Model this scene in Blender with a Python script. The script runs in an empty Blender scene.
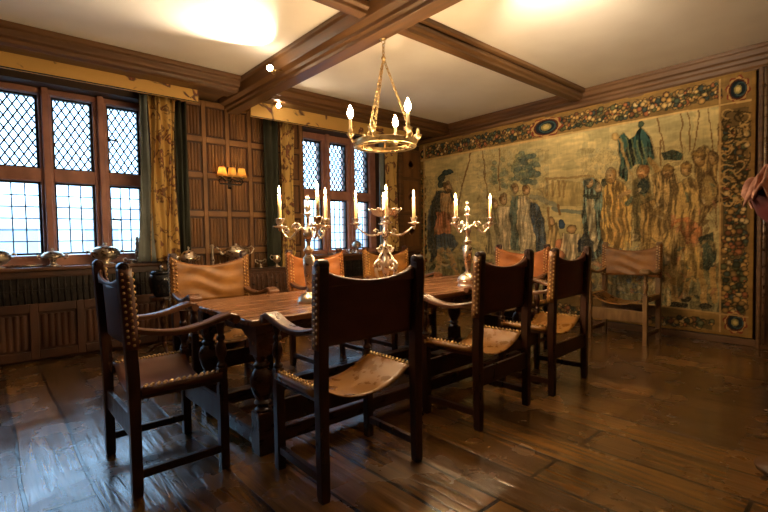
import bpy, bmesh, math, random
import numpy as np
from mathutils import Vector, Matrix
random.seed(7)
PI = math.pi
C = bpy.context.scene.collection

# ------------------------------------------------------------------ helpers
class MB:
    def __init__(s): s.v = []; s.f = []; s.sm = []
    def add(s, vs, fs, smooth=False):
        b = len(s.v); s.v += [tuple(v) for v in vs]
        for f in fs: s.f.append(tuple(i + b for i in f)); s.sm.append(smooth)
        return s
    def box(s, x0, x1, y0, y1, z0, z1):
        vs = [(x, y, z) for z in (z0, z1) for y in (y0, y1) for x in (x0, x1)]
        return s.add(vs, [(0,2,3,1),(4,5,7,6),(0,1,5,4),(2,6,7,3),(0,4,6,2),(1,3,7,5)])
    def bar(s, p, q, w, h, up=(0,0,1), w2=None, h2=None):
        p = Vector(p); q = Vector(q); d = (q-p).normalized(); u = Vector(up)
        r = d.cross(u)
        if r.length < 1e-4: r = d.cross(Vector((1,0,0)))
        r.normalize(); u = r.cross(d)
        w2 = w2 or w; h2 = h2 or h; vs = []
        for c, a, b in ((p, w, h), (q, w2, h2)):
            for i, j in ((-1,-1),(1,-1),(1,1),(-1,1)): vs.append(c + r*a/2*i + u*b/2*j)
        return s.add(vs, [(3,2,1,0),(4,5,6,7),(0,1,5,4),(1,2,6,5),(2,3,7,6),(3,0,4,7)])
    def tube(s, pts, rad, n=8, caps=True, smooth=True):
        pts = [Vector(p) for p in pts]
        if not hasattr(rad, '__len__'): rad = [rad]*len(pts)
        vs = []; fs = []; ref = Vector((0.13,0.27,1)).normalized(); prev = None
        for i, p in enumerate(pts):
            d = (pts[min(i+1, len(pts)-1)] - pts[max(i-1, 0)]).normalized()
            r = d.cross(ref) if prev is None else prev - d*prev.dot(d)
            if r.length < 1e-4: r = d.cross(Vector((1,0,0)))
            r.normalize(); prev = r; u = r.cross(d)
            for k in range(n):
                a = 2*PI*k/n; vs.append(p + (r*math.cos(a) + u*math.sin(a))*rad[i])
        for i in range(len(pts)-1):
            for k in range(n):
                a = i*n+k; b = i*n+(k+1) % n; fs.append((a, a+n, b+n, b))
        s.add(vs, fs, smooth)
        if caps:
            b = len(s.v)-len(vs)
            s.f.append(tuple(b+k for k in range(n))); s.sm.append(False)
            s.f.append(tuple(b+len(vs)-n+k for k in reversed(range(n)))); s.sm.append(False)
        return s
    def lathe(s, prof, c=(0,0,0), n=16, sx=1, sy=1, smooth=True, rot=0, cap=True):
        if prof[0] == prof[-1]: cap = False
        vs = []; fs = []; m = len(prof)
        for r, z in prof:
            for k in range(n):
                a = 2*PI*k/n + rot; vs.append((c[0]+r*math.cos(a)*sx, c[1]+r*math.sin(a)*sy, c[2]+z))
        for i in range(m-1):
            for k in range(n):
                a = i*n+k; b = i*n+(k+1) % n; fs.append((a, b, b+n, a+n))
        s.add(vs, fs, smooth)
        b = len(s.v)-len(vs)
        if cap and prof[0][0] > 1e-5: s.f.append(tuple(b+k for k in reversed(range(n)))); s.sm.append(False)
        if cap and prof[-1][0] > 1e-5: s.f.append(tuple(b+len(vs)-n+k for k in range(n))); s.sm.append(False)
        return s
    def ball(s, c, r, n=8, sz=1):
        return s.lathe([(r*math.sin(PI*i/n)+1e-6, -r*sz*math.cos(PI*i/n)) for i in range(n+1)], c, n)
    def prism(s, poly, fn0, fn1):
        n = len(poly); vs = [fn0(*p) for p in poly] + [fn1(*p) for p in poly]
        return s.add(vs, [tuple(range(n))[::-1], tuple(range(n, 2*n))] + [(i, (i+1) % n, (i+1) % n+n, i+n) for i in range(n)])
    def grid(s, fn, nu, nv, smooth=True):
        vs = [fn(i/nu, j/nv) for j in range(nv+1) for i in range(nu+1)]
        fs = [(j*(nu+1)+i, j*(nu+1)+i+1, (j+1)*(nu+1)+i+1, (j+1)*(nu+1)+i) for j in range(nv) for i in range(nu)]
        return s.add(vs, fs, smooth)
    def sweep(s, path, sect, smooth=True, closed=True):
        # path: list of (origin, right, up); sect: list of (a, b, scale?) per station or fixed
        vs = []; n = None
        for i, (o, r, u) in enumerate(path):
            sc = sect(i) if callable(sect) else sect
            n = len(sc); vs += [Vector(o)+Vector(r)*a+Vector(u)*b for a, b in sc]
        fs = [(i*n+k, i*n+(k+1) % n, (i+1)*n+(k+1) % n, (i+1)*n+k) for i in range(len(path)-1) for k in range(n if closed else n-1)]
        fs2 = [tuple(range(n))[::-1], tuple(range(len(vs)-n, len(vs)))] if closed else []
        s.add(vs, fs, smooth); b = len(s.v)-len(vs)
        for f in fs2: s.f.append(tuple(i+b for i in f)); s.sm.append(False)
        return s
    def build(s, name, mat, parent=None, bevel=0, thick=0, seg=2):
        me = bpy.data.meshes.new(name); me.from_pydata(s.v, [], s.f); me.update()
        me.polygons.foreach_set('use_smooth', s.sm)
        o = bpy.data.objects.new(name, me); C.objects.link(o)
        me.materials.append(mat)
        bm = bmesh.new(); bm.from_mesh(me); bmesh.ops.recalc_face_normals(bm, faces=bm.faces); bm.to_mesh(me); bm.free()
        if thick:
            m = o.modifiers.new('t', 'SOLIDIFY'); m.thickness = thick; m.offset = 0
        if bevel:
            m = o.modifiers.new('b', 'BEVEL'); m.width = bevel; m.segments = seg; m.limit_method = 'ANGLE'; m.angle_limit = 0.7
        if parent: o.parent = parent
        return o

def tag(o, label, cat, group=None):
    o['label'] = label; o['category'] = cat
    if group: o['group'] = group
    return o
def thing(name, label, cat, loc=(0,0,0), rz=0, group=None):
    o = bpy.data.objects.new(name, None); C.objects.link(o); o.empty_display_size = .1
    o.location = loc; o.rotation_euler = (0,0,rz)
    return tag(o, label, cat, group)
def struct(o): o['kind'] = 'structure'; return o
def kids(o): return [c for c in bpy.data.objects if c.parent == o]
def copy_tree(o, loc=None, rz=None, label=None, parent=None):
    c = o.copy(); C.objects.link(c); c.parent = parent
    for ch in kids(o):
        copy_tree(ch, parent=c)
    if loc is not None: c.location = loc
    if rz is not None: c.rotation_euler = (0,0,rz)
    if label: c['label'] = label
    return c

# ------------------------------------------------------------------ materials
def lin(c): return tuple((x/12.92 if x <= .04045 else ((x+.055)/1.055)**2.4) for x in c)
def newmat(name):
    m = bpy.data.materials.new(name); m.use_nodes = True
    nt = m.node_tree; b = nt.nodes['Principled BSDF']
    return m, nt, b
def noisy(name, c1, c2, scale=(4,4,4), rough=.5, rough2=None, metal=0, detail=4, bump=0, lo=.35, hi=.65, bscale=None, coat=0, spec=.5):
    m, nt, b = newmat(name); N = nt.nodes; L = nt.links
    tc = N.new('ShaderNodeTexCoord'); mp = N.new('ShaderNodeMapping'); mp.inputs['Scale'].default_value = scale
    L.new(tc.outputs['Object'], mp.inputs[0])
    nz = N.new('ShaderNodeTexNoise'); nz.inputs['Scale'].default_value = 1; nz.inputs['Detail'].default_value = detail
    L.new(mp.outputs[0], nz.inputs['Vector'])
    cr = N.new('ShaderNodeValToRGB'); e = cr.color_ramp.elements
    e[0].position = lo; e[1].position = hi; e[0].color = (*c1, 1); e[1].color = (*c2, 1)
    L.new(nz.outputs[0], cr.inputs[0]); L.new(cr.outputs[0], b.inputs['Base Color'])
    b.inputs['Metallic'].default_value = metal; b.inputs['Roughness'].default_value = rough
    b.inputs['Specular IOR Level'].default_value = spec
    b.inputs['Coat Weight'].default_value = coat; b.inputs['Coat Roughness'].default_value = .15
    if rough2 is not None:
        mr = N.new('ShaderNodeMapRange'); mr.inputs[3].default_value = rough; mr.inputs[4].default_value = rough2
        mr.inputs[1].default_value = .3; mr.inputs[2].default_value = .7
        L.new(nz.outputs[0], mr.inputs[0]); L.new(mr.outputs[0], b.inputs['Roughness'])
    if bump:
        bp = N.new('ShaderNodeBump'); bp.inputs['Strength'].default_value = bump; bp.inputs['Distance'].default_value = .01
        L.new(nz.outputs[0], bp.inputs['Height']); L.new(bp.outputs[0], b.inputs['Normal'])
    return m
def emit(name, col, st):
    m, nt, b = newmat(name); b.inputs['Base Color'].default_value = (*col, 1)
    b.inputs['Emission Color'].default_value = (*col, 1); b.inputs['Emission Strength'].default_value = st
    return m

M = {}
M['plaster'] = noisy('cream ceiling plaster', (.80,.74,.64), (.88,.83,.73), (1.3,1.3,1.3), .85, bump=.05)
M['wallpl'] = noisy('dark panel wall', (.05,.028,.014), (.075,.04,.02), (2,2,2), .7)
M['beam'] = noisy('ceiling beam oak', (.09,.041,.013), (.165,.080,.028), (3,3,24), .38, .55, bump=.15)
M['beamx'] = noisy('beam oak grain x', (.09,.041,.013), (.165,.080,.028), (1.2,14,14), .36, .55, bump=.15)
M['beamy'] = noisy('beam oak grain y', (.09,.041,.013), (.165,.080,.028), (14,1.2,14), .36, .55, bump=.15)
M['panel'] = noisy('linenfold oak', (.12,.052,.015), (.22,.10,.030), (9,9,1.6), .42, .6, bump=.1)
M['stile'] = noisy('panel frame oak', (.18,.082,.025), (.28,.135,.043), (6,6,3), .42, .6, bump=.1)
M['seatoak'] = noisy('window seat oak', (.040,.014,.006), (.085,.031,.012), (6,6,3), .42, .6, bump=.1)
M['chairwood'] = noisy('dark chair walnut', (.026,.009,.004), (.056,.020,.009), (18,18,4), .26, .42, bump=.06)
M['armwood'] = noisy('worn chair arm', (.085,.033,.013), (.17,.07,.028), (24,5,24), .25, .42, bump=.06)
M['palewood'] = noisy('honey oak chair', (.16,.085,.03), (.28,.16,.06), (18,18,4), .35, .5)
M['tablewood'] = noisy('table walnut', (.034,.013,.006), (.072,.028,.012), (5,20,20), .22, .4, bump=.06)
M['tabletop'] = noisy('polished table top', (.13,.055,.024), (.25,.115,.05), (1.4,16,16), .16, .34, bump=.04)
M['leather'] = noisy('tan saddle leather', (.14,.052,.009), (.33,.14,.026), (7,7,11), .38, .55, bump=.25, lo=.3, hi=.7)
M['seatlea'] = noisy('worn seat leather', (.12,.048,.008), (.30,.135,.022), (9,9,9), .2, .42, bump=.2, lo=.3, hi=.7)
M['leatherO'] = noisy('orange leather', (.22,.062,.011), (.44,.15,.032), (7,7,11), .38, .55, bump=.3, lo=.3, hi=.7)
M['shadelea'] = noisy('dark shaded leather', (.06,.018,.009), (.13,.042,.018), (5,5,9), .4, .55, bump=.2, lo=.3, hi=.7)  # stained brown, darkened further to carry the shade of unlit chair backs
M['nail'] = noisy('brass nail heads', (.55,.36,.14), (.75,.52,.24), (30,30,30), .28, metal=1)
M['silver'] = noisy('tarnished silver', (.62,.50,.38), (.86,.76,.62), (22,22,22), .20, .42, metal=1)
M['brass'] = noisy('aged brass', (.55,.38,.18), (.78,.58,.30), (22,22,22), .25, .4, metal=1)
M['iron'] = noisy('black iron', (.012,.010,.009), (.03,.024,.02), (20,20,20), .45, metal=.6)
M['stone'] = noisy('red brown window frame', (.32,.14,.095), (.50,.24,.165), (6,6,4), .5, .65, bump=.12)
M['lead'] = noisy('lead came', (.03,.03,.035), (.07,.07,.08), (20,20,20), .5, metal=.4)
M['sill'] = noisy('polished sill board', (.10,.05,.03), (.17,.085,.05), (2,14,14), .16, .3)
M['candle'] = noisy('ivory wax', (.80,.62,.34), (.88,.72,.45), (30,30,30), .5)
M['candle'].node_tree.nodes['Principled BSDF'].inputs['Subsurface Weight'].default_value = .4
M['candle'].node_tree.nodes['Principled BSDF'].inputs['Subsurface Radius'].default_value = (.02,.01,.004)
M['flame'] = emit('candle flame', (1,.66,.26), 45)
M['bulb'] = emit('candle bulb', (1,.70,.36), 90)
M['spotglow'] = emit('spot lamp face', (1,.80,.58), 60)
M['bulboff'] = noisy('unlit bulb glass', (.5,.42,.3), (.6,.5,.36), (9,9,9), .08)
M['shade'] = noisy('amber card shade', (.75,.42,.10), (.85,.50,.15), (9,9,9), .7)
nt_ = M['shade'].node_tree; tr_ = nt_.nodes.new('ShaderNodeBsdfTranslucent'); tr_.inputs[0].default_value = (.95,.72,.34,1)
mx_ = nt_.nodes.new('ShaderNodeMixShader'); mx_.inputs[0].default_value = .5
nt_.links.new(nt_.nodes['Principled BSDF'].outputs[0], mx_.inputs[1]); nt_.links.new(tr_.outputs[0], mx_.inputs[2]); nt_.links.new(mx_.outputs[0], nt_.nodes['Material Output'].inputs[0])
M['lining'] = noisy('dark green lining', (.018,.02,.010), (.03,.032,.017), (3,3,3), .85)
M['greyline'] = noisy('grey curtain lining', (.14,.16,.15), (.22,.25,.24), (3,3,3), .85)
M['pewter'] = noisy('black pot metal', (.012,.011,.012), (.03,.028,.03), (12,12,12), .22, metal=.5)
M['velvet'] = noisy('dark red fabric', (.06,.004,.003), (.12,.010,.007), (9,9,9), .8)
M['pink'] = noisy('dusty pink ruffle', (.30,.13,.08), (.48,.24,.16), (30,30,30), .8, bump=.4)
M['linen'] = noisy('white cloth', (.55,.55,.56), (.7,.7,.7), (9,9,9), .8)
M['basket'] = noisy('dark carved oak', (.04,.015,.006), (.09,.036,.014), (40,40,40), .4, bump=.6)

# floor: broad worn boards running towards the window wall
def floor_mat():
    m, nt, b = newmat('old oak floorboards'); N = nt.nodes; L = nt.links
    tc = N.new('ShaderNodeTexCoord'); mp = N.new('ShaderNodeMapping'); mp.inputs['Rotation'].default_value = (0,0,PI/2); mp.inputs['Location'].default_value = (.4,.13,0)
    L.new(tc.outputs['Object'], mp.inputs[0])
    dn = N.new('ShaderNodeTexNoise'); dn.inputs['Scale'].default_value = 1.1; dn.inputs['Detail'].default_value = 2
    L.new(mp.outputs[0], dn.inputs['Vector'])
    ad = N.new('ShaderNodeVectorMath'); ad.operation = 'MULTIPLY_ADD'; ad.inputs[1].default_value = (.03,.05,0)
    L.new(dn.outputs['Color'], ad.inputs[0]); L.new(mp.outputs[0], ad.inputs[2])
    br = N.new('ShaderNodeTexBrick'); br.inputs['Scale'].default_value = 1; br.inputs['Mortar Size'].default_value = .010
    br.inputs['Brick Width'].default_value = 2.1; br.inputs['Row Height'].default_value = .27; br.inputs['Bias'].default_value = 0
    br.inputs['Color1'].default_value = (.12,.053,.011,1); br.inputs['Color2'].default_value = (.31,.15,.036,1); br.inputs['Mortar'].default_value = (.018,.009,.005,1)
    br.inputs['Mortar Smooth'].default_value = .25; br.offset = .37
    L.new(ad.outputs[0], br.inputs['Vector'])
    mp2 = N.new('ShaderNodeMapping'); mp2.inputs['Scale'].default_value = (22,1.6,1); L.new(tc.outputs['Object'], mp2.inputs[0])
    g = N.new('ShaderNodeTexNoise'); g.inputs['Scale'].default_value = 1; g.inputs['Detail'].default_value = 6; g.inputs['Distortion'].default_value = .6
    L.new(mp2.outputs[0], g.inputs['Vector'])
    w = N.new('ShaderNodeTexNoise'); w.inputs['Scale'].default_value = 3.2; w.inputs['Detail'].default_value = 5; L.new(tc.outputs['Object'], w.inputs['Vector'])
    def ramp(src, a, bb, p0=.3, p1=.7):
        r = N.new('ShaderNodeValToRGB'); r.color_ramp.elements[0].position = p0; r.color_ramp.elements[1].position = p1
        r.color_ramp.elements[0].color = (a,a,a,1); r.color_ramp.elements[1].color = (bb,bb,bb,1); L.new(src, r.inputs[0]); return r.outputs[0]
    def mul(a, c):
        x = N.new('ShaderNodeMix'); x.data_type = 'RGBA'; x.blend_type = 'MULTIPLY'; x.inputs[0].default_value = 1
        L.new(a, x.inputs[6]); L.new(c, x.inputs[7]); return x.outputs[2]
    col = mul(mul(br.outputs['Color'], ramp(g.outputs[0], .5, 1.2)), ramp(w.outputs[0], .78, 1.08, .2, .8))
    L.new(col, b.inputs['Base Color'])
    mr = N.new('ShaderNodeMapRange'); mr.inputs[1].default_value = .3; mr.inputs[2].default_value = .7; mr.inputs[3].default_value = .14; mr.inputs[4].default_value = .34
    L.new(w.outputs[0], mr.inputs[0]); L.new(mr.outputs[0], b.inputs['Roughness'])
    m1 = N.new('ShaderNodeMath'); m1.operation = 'MULTIPLY_ADD'; m1.inputs[1].default_value = -2.2
    L.new(br.outputs['Fac'], m1.inputs[0])
    m2 = N.new('ShaderNodeMath'); m2.operation = 'MULTIPLY_ADD'; m2.inputs[1].default_value = .3; L.new(w.outputs[0], m2.inputs[0]); L.new(g.outputs[0], m2.inputs[2])
    L.new(m2.outputs[0], m1.inputs[2])
    b.inputs['Coat Weight'].default_value = .8; b.inputs['Coat Roughness'].default_value = .20; L.new(mr.outputs[0], b.inputs['Coat Roughness']); b.inputs['Coat IOR'].default_value = 1.6
    bp = N.new('ShaderNodeBump'); bp.inputs['Strength'].default_value = .45; bp.inputs['Distance'].default_value = .009
    L.new(m1.outputs[0], bp.inputs['Height']); L.new(bp.outputs[0], b.inputs['Normal']); L.new(bp.outputs[0], b.inputs['Coat Normal'])
    return m
M['floor'] = floor_mat()

def glass_mat():
    m, nt, b = newmat('old window glass'); N = nt.nodes; L = nt.links; N.remove(b)
    t = N.new('ShaderNodeBsdfTransparent'); t.inputs[0].default_value = (.96,.98,1,1)
    g = N.new('ShaderNodeBsdfGlossy'); g.inputs['Roughness'].default_value = .03
    mx = N.new('ShaderNodeMixShader'); fr = N.new('ShaderNodeFresnel'); fr.inputs[0].default_value = 1.3
    L.new(fr.outputs[0], mx.inputs[0]); L.new(t.outputs[0], mx.inputs[1]); L.new(g.outputs[0], mx.inputs[2])
    L.new(mx.outputs[0], N['Material Output'].inputs[0]); return m
M['glass'] = glass_mat()

def floral(name, base, c2, scale=7, dens=.52):
    m, nt, b = newmat(name); N = nt.nodes; L = nt.links
    tc = N.new('ShaderNodeTexCoord')
    nz = N.new('ShaderNodeTexNoise'); nz.inputs['Scale'].default_value = scale*.8; nz.inputs['Detail'].default_value = 3; nz.inputs['Distortion'].default_value = 1.6
    L.new(tc.outputs['Object'], nz.inputs['Vector'])
    r = N.new('ShaderNodeValToRGB'); e = r.color_ramp.elements; e[0].position = dens; e[1].position = dens+.05
    e[0].color = (*base, 1); e[1].color = (*c2, 1)
    x = e.new(dens+.12); x.color = (.20,.05,.03,1); y = e.new(dens+.15); y.color = (base[0]*.9, base[1]*.85, base[2]*.8, 1)
    L.new(nz.outputs[0], r.inputs[0])
    L.new(r.outputs[0], b.inputs['Base Color']); b.inputs['Roughness'].default_value = .75
    return m
M['valance'] = floral('painted floral valance', (.66,.40,.11), (.12,.065,.035), 3.6, .58)
M['curtain'] = floral('floral curtain cloth', (.56,.36,.11), (.15,.085,.03), 8, .52)

# ------------------------------------------------------------------ the room
X1 = 6.08; YW = 5.85; ZC = 3.1; X0 = -1.9; Y0 = -1.6
SX1 = X1 + .25
struct(MB().box(X0-.2, SX1, Y0-.2, 6.3, -.12, 0).build('floor', M['floor']))
struct(MB().box(X0-.2, SX1, Y0-.2, 6.3, ZC, ZC+.12).build('ceiling', M['plaster']))
struct(MB().box(X1, SX1, Y0-.2, 6.3, 0, ZC).build('wall_right', M['wallpl']))
struct(MB().box(X0-.2, X0, Y0-.2, 6.3, 0, ZC).build('wall_left', M['wallpl']))
struct(MB().box(X0, X1, Y0-.2, Y0, 0, ZC).build('wall_front', M['wallpl']))
W1 = (-1.60, 1.57); W2 = (3.62, 5.20); ZS = .97; ZH = 2.86
wb = MB()
for a, b in ((X0, W1[0]), (W1[1], W2[0]), (W2[1], X1)): wb.box(a, b, YW, 6.3, 0, ZC)
for a, b in (W1, W2):
    wb.box(a, b, YW, 6.3, 0, ZS-.04); wb.box(a, b, YW, 6.3, ZH, ZC)
struct(wb.build('wall_back', M['wallpl']))

# ceiling cornices and beams (moulded, stepped)
def moulding_x(name, x0, x1, prof, mat):      # profile in (y,z) swept along x
    return MB().prism(prof, lambda y, z: (x0, y, z), lambda y, z: (x1, y, z)).build(name, mat, bevel=.006)
def moulding_y(name, y0, y1, prof, mat):
    return MB().prism(prof, lambda x, z: (x, y0, z), lambda x, z: (x, y1, z)).build(name, mat, bevel=.006)
wc = [(5.04,3.10),(5.04,3.055),(5.07,3.045),(5.07,2.985),(5.12,2.975),(5.12,2.945),(5.16,2.93),(5.45,2.955),(5.45,2.99),(YW,2.99),(YW,3.10)]
o = struct(moulding_x('trim_1', X0, 2.32, wc, M['beamx'])); struct(moulding_x('trim_2', 2.74, X1, wc, M['beamx']))
tcp = [(5.94,3.10),(5.94,3.06),(5.955,3.05),(5.955,3.00),(5.98,2.985),(5.98,2.95),(6.0,2.935),(6.0,2.895),(6.02,2.88),(6.02,2.86),(X1,2.86),(X1,3.10)]
struct(moulding_y('trim_3', Y0, 5.04, tcp, M['beamy']))
struct(moulding_y('trim_31', 5.04, YW, [(x, min(z, 2.94)) for x, z in tcp[4:11]]+[(X1,2.94)], M['beamy']))
def beamprof(c, wt, wb_, zb):
    h = [(wt, 3.10), (wt, 3.06), (wt-.03, 3.05), (wt-.05, zb+.10), (wb_+.03, zb+.075), (wb_+.03, zb+.045), (wb_, zb+.03), (wb_, zb)]
    return [(c-a, z) for a, z in h] + [(c+a, z) for a, z in reversed(h)]
struct(moulding_y('trim_4', Y0, YW, beamprof(2.53, .21, .075, 2.86), M['beamy']))
cp = beamprof(2.84, .115, .05, 2.955)
struct(moulding_x('trim_5', X0, 2.34, cp, M['beamx'])); struct(moulding_x('trim_6', 2.72, 5.95, cp, M['beamx']))
# right-hand door post beside the tapestry
struct(MB().box(5.97, X1, .62, .97, 0, 2.86).box(5.955, 5.99, .93, .955, 0, 2.86).build('trim_7', M['beam'], bevel=.006))
struct(MB().tube([(5.93,.905,.05),(5.93,.905,2.84)], .012, 8).build('trim_8', M['silver']))
struct(MB().box(6.02, X1, .97, YW, 0, .075).build('baseboard_right', M['beam'], bevel=.006))

# --- linenfold panelling
def linenfold(mb, x0, x1, z0, z1, y, d=.015):
    # cloth-fold flutes with scalloped ends; y is the front of the recess
    n = 5; w = (x1-x0)/n; N = 40
    y -= .003; mb.box(x0-.012, x1+.012, y+.014, y+.024, z0-.012, z1+.012)
    prof = []
    for i in range(N+1):
        t = i/N; ph = (t*n) % 1
        prof.append((x0+.01+(x1-x0-.02)*t, d*(.35+.65*abs(math.sin(PI*ph)))*(1 if ph > .12 else .55)))
    zz = [z0+.02, z1-.02]; vs = []
    for k in range(2):
        for i, (x, h) in enumerate(prof):
            e = .012*abs(math.sin(PI*n*i/N)); vs.append((x, y-h, zz[k] + (e if k else -e)))
    for k in range(2):
        for i, (x, h) in enumerate(prof):
            e = .012*abs(math.sin(PI*n*i/N)); vs.append((x, y+.004, zz[k] + (e if k else -e)))
    m = N+1; fs = []
    for i in range(N):
        fs += [(i, i+1, m+i+1, m+i), (m+i, m+i+1, 3*m+i+1, 3*m+i), (2*m+i, 2*m+i+1, i+1, i)]
    mb.add(vs, fs)
def panelling(name, xs, zs, y, wide=.052, hw=.068, pm=None, sm=None):
    root = struct(MB().box(xs[0]-wide/2, xs[-1]+wide/2, y+.004, y+.03, zs[0]-hw/2, zs[-1]+hw/2).build(name, M['seatoak']))
    for x in xs: MB().box(x-wide/2, x+wide/2, y-.026, y+.004, zs[0]-hw/2, zs[-1]+hw/2).build('stile', sm or M['stile'], root, bevel=.006)
    for z in zs:
        mb = MB()
        for a, b in zip(xs, xs[1:]): mb.box(a+wide/2, b-wide/2, y-.025, y+.004, z-hw/2, z+hw/2)
        mb.build('rail', sm or M['stile'], root, bevel=.006)
    for a, b in zip(xs, xs[1:]):
        for c, d in zip(zs, zs[1:]):
            mb = MB(); linenfold(mb, a+wide/2+.012, b-wide/2-.012, c+hw/2+.012, d-hw/2-.012, y)
            mb.build('linenfold_panel', pm or M['panel'], root)
    return root
panelling('trim_9', [1.63,1.86,2.15,2.45,2.755,3.05,3.30,3.55], [.06,.58,1.08,1.55,2.03,2.48,2.93], YW-.032)
# window seats: fluted cupboard front, dark grille, thick sill board
def window_seat(name, x0, x1, n):
    y = YW-.032
    xs = [x0+(x1-x0)*i/n for i in range(n+1)]
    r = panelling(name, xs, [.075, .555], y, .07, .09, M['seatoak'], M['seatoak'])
    m = MB().box(x0, x1, y-.03, y, .875, .925).box(x0, x1, y-.02, y+.03, .86, .93)
    m.build('fascia', M['seatoak'], r, bevel=.005)
    MB().box(x0, x1, y-.004, y+.001, .60, .86).build('grille_back', M['iron'], r)
    g = MB()
    k = int((x1-x0)/.055)
    for i in range(k):
        x = x0+.03+i*(x1-x0-.06)/(k-1)
        g.lathe([(.008,.60),(.008,.66),(.014,.70),(.007,.73),(.014,.77),(.008,.80),(.008,.86)], (x, y-.006, 0), 6)
    g.box(x0, x1, y-.016, y+.002, .73, .736)
    g.build('grille', M['iron'], r)
    return r
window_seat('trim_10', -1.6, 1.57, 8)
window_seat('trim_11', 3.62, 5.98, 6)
struct(MB().box(-1.62, 1.60, 5.755, 6.12, .93, .97).build('trim_12', M['sill'], bevel=.01))
struct(MB().box(3.60, 6.0, 5.755, 6.12, .93, .97).build('trim_13', M['sill'], bevel=.01))

# --- windows
def clip_line(x0, z0, x1, z1, r):
    dx = x1-x0; dz = z1-z0; t0, t1 = 0, 1
    for p, q in ((-dx, x0-r[0]), (dx, r[1]-x0), (-dz, z0-r[2]), (dz, r[3]-z0)):
        if abs(p) < 1e-9:
            if q < 0: return None
        else:
            t = q/p
            if p < 0: t0 = max(t0, t)
            else: t1 = min(t1, t)
    return (x0+dx*t0, z0+dz*t0, x0+dx*t1, z0+dz*t1) if t1-t0 > 1e-3 else None
def make_window(name, op, lights, zb, zt0, zt1, ztop):
    x0, x1 = op
    root = struct(MB().box(x0, x1, 6.06, 6.26, ztop+.03, ZH).box(x0, x1, 6.06, 6.26, ZS, zb-.03).build(name, M['stone'], bevel=.01))
    ed = [x0] + [v for l in lights for v in l] + [x1]
    for i in range(0, len(ed), 2):
        a, b = ed[i], ed[i+1]
        if i: a += .022
        if i < len(ed)-2: b -= .022
        m = MB().box(a, b, 6.06, 6.26, zb-.03, ztop+.03)
        if 0 < i < len(ed)-2:
            c = (a+b)/2; m.box(c-.032, c+.032, 6.0, 6.06, ZS, ZH)
        m.build('mullion' if 0 < i < len(ed)-2 else 'jamb', M['stone'], root, bevel=.012)
    t = MB()
    for a, b in lights: t.box(a-.022, b+.022, 6.05, 6.25, zt0+.02, zt1-.02)
    t.build('transom', M['stone'], root, bevel=.008)
    for k, (a, b) in enumerate(lights):
        for z0, z1, kind in ((zb, zt0, 0), (zt1, ztop, 1)):
            f = MB(); w = .022
            f.box(a-w, a, 6.12, 6.17, z0-w, z1+w).box(b, b+w, 6.12, 6.17, z0-w, z1+w).box(a, b, 6.12, 6.17, z0-w, z0).box(a, b, 6.12, 6.17, z1, z1+w)
            fr = f.build('casement_frame', M['iron'], root)
            MB().box(a, b, 6.149, 6.152, z0, z1).build('glass_pane', M['glass'], fr)
            l = MB(); r = (a, b, z0, z1)
            if kind == 0:
                n = 3 if b-a > .25 else 2
                for i in range(1, n): x = a+(b-a)*i/n; l.bar((x, 6.145, z0), (x, 6.145, z1), .012, .012, (0,1,0))
                for i in range(1, 6): z = z0+(z1-z0)*i/6; l.bar((a, 6.145, z), (b, 6.145, z), .012, .012, (0,1,0))
            else:
                px = .078; pz = .128
                for i in range(-14, 20):
                    for sgn in (1, -1):
                        xa = a+i*px; seg = clip_line(xa, z0, xa+sgn*px*20, z0+pz*20, r)
                        if seg: l.bar((seg[0], 6.145, seg[1]), (seg[2], 6.145, seg[3]), .015, .012, (0,1,0))
            l.build('leadwork', M['lead'], fr)
            if k == len(lights)-1:
                MB().ball((a+.01, 6.10, (z0+z1)/2), .014).bar((a+.01, 6.09, (z0+z1)/2), (a+.09, 6.085, (z0+z1)/2-.01), .014, .02).build('latch', M['iron'], fr)
    return root
make_window('window_1', W1, [(-1.46,-1.12),(-.92,-.58),(-.39,-.05),(.15,.49),(.65,.985),(1.17,1.47)], 1.11, 1.85, 2.03, 2.77)
make_window('window_2', W2, [(3.745,4.08),(4.265,4.575),(4.76,5.045)], 1.06, 1.82, 2.0, 2.73)

# building across the street
bs = struct(MB().box(-9, 16, 17, 19, -3, 2.4).build('wall_outside', noisy('pale render outside', (.80,.80,.80), (.86,.86,.86), (1,1,1), .9)))
ow = noisy('far window glass', (.42,.46,.52), (.48,.52,.58), (1,1,1), .3)
for i in range(11):
    MB().box(-8+i*2.1, -7.1+i*2.1, 16.9, 17.0, .2, 1.7).build('far_window_pane', ow, bs)
struct(MB().box(-12, 20, 6.4, 30, -3.2, -3.0).build('floor_outside', noisy('pavement', (.3,.3,.32), (.36,.36,.38), (1,1,1), .9)))

# ------------------------------------------------------------------ camera
F = 456.0
def cam_axes():
    yw, pt, rl = math.radians(48.5), math.radians(-2.2), math.radians(1.0)
    f = Vector((math.cos(yw)*math.cos(pt), math.sin(yw)*math.cos(pt), math.sin(pt)))
    r = f.cross(Vector((0,0,1))).normalized(); u = r.cross(f)
    return r*math.cos(rl)-u*math.sin(rl), u*math.cos(rl)+r*math.sin(rl), f
cr_, cu_, cf_ = cam_axes()
cam = bpy.data.cameras.new('camera'); cam.sensor_width = 36; cam.lens = F*36/768; cam.clip_start = .05
co = bpy.data.objects.new('camera', cam); C.objects.link(co)
mw = Matrix((cr_, cu_, -cf_)).transposed().to_4x4(); mw.translation = Vector((0,0,1.2)); co.matrix_world = mw
bpy.context.scene.camera = co


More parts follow.
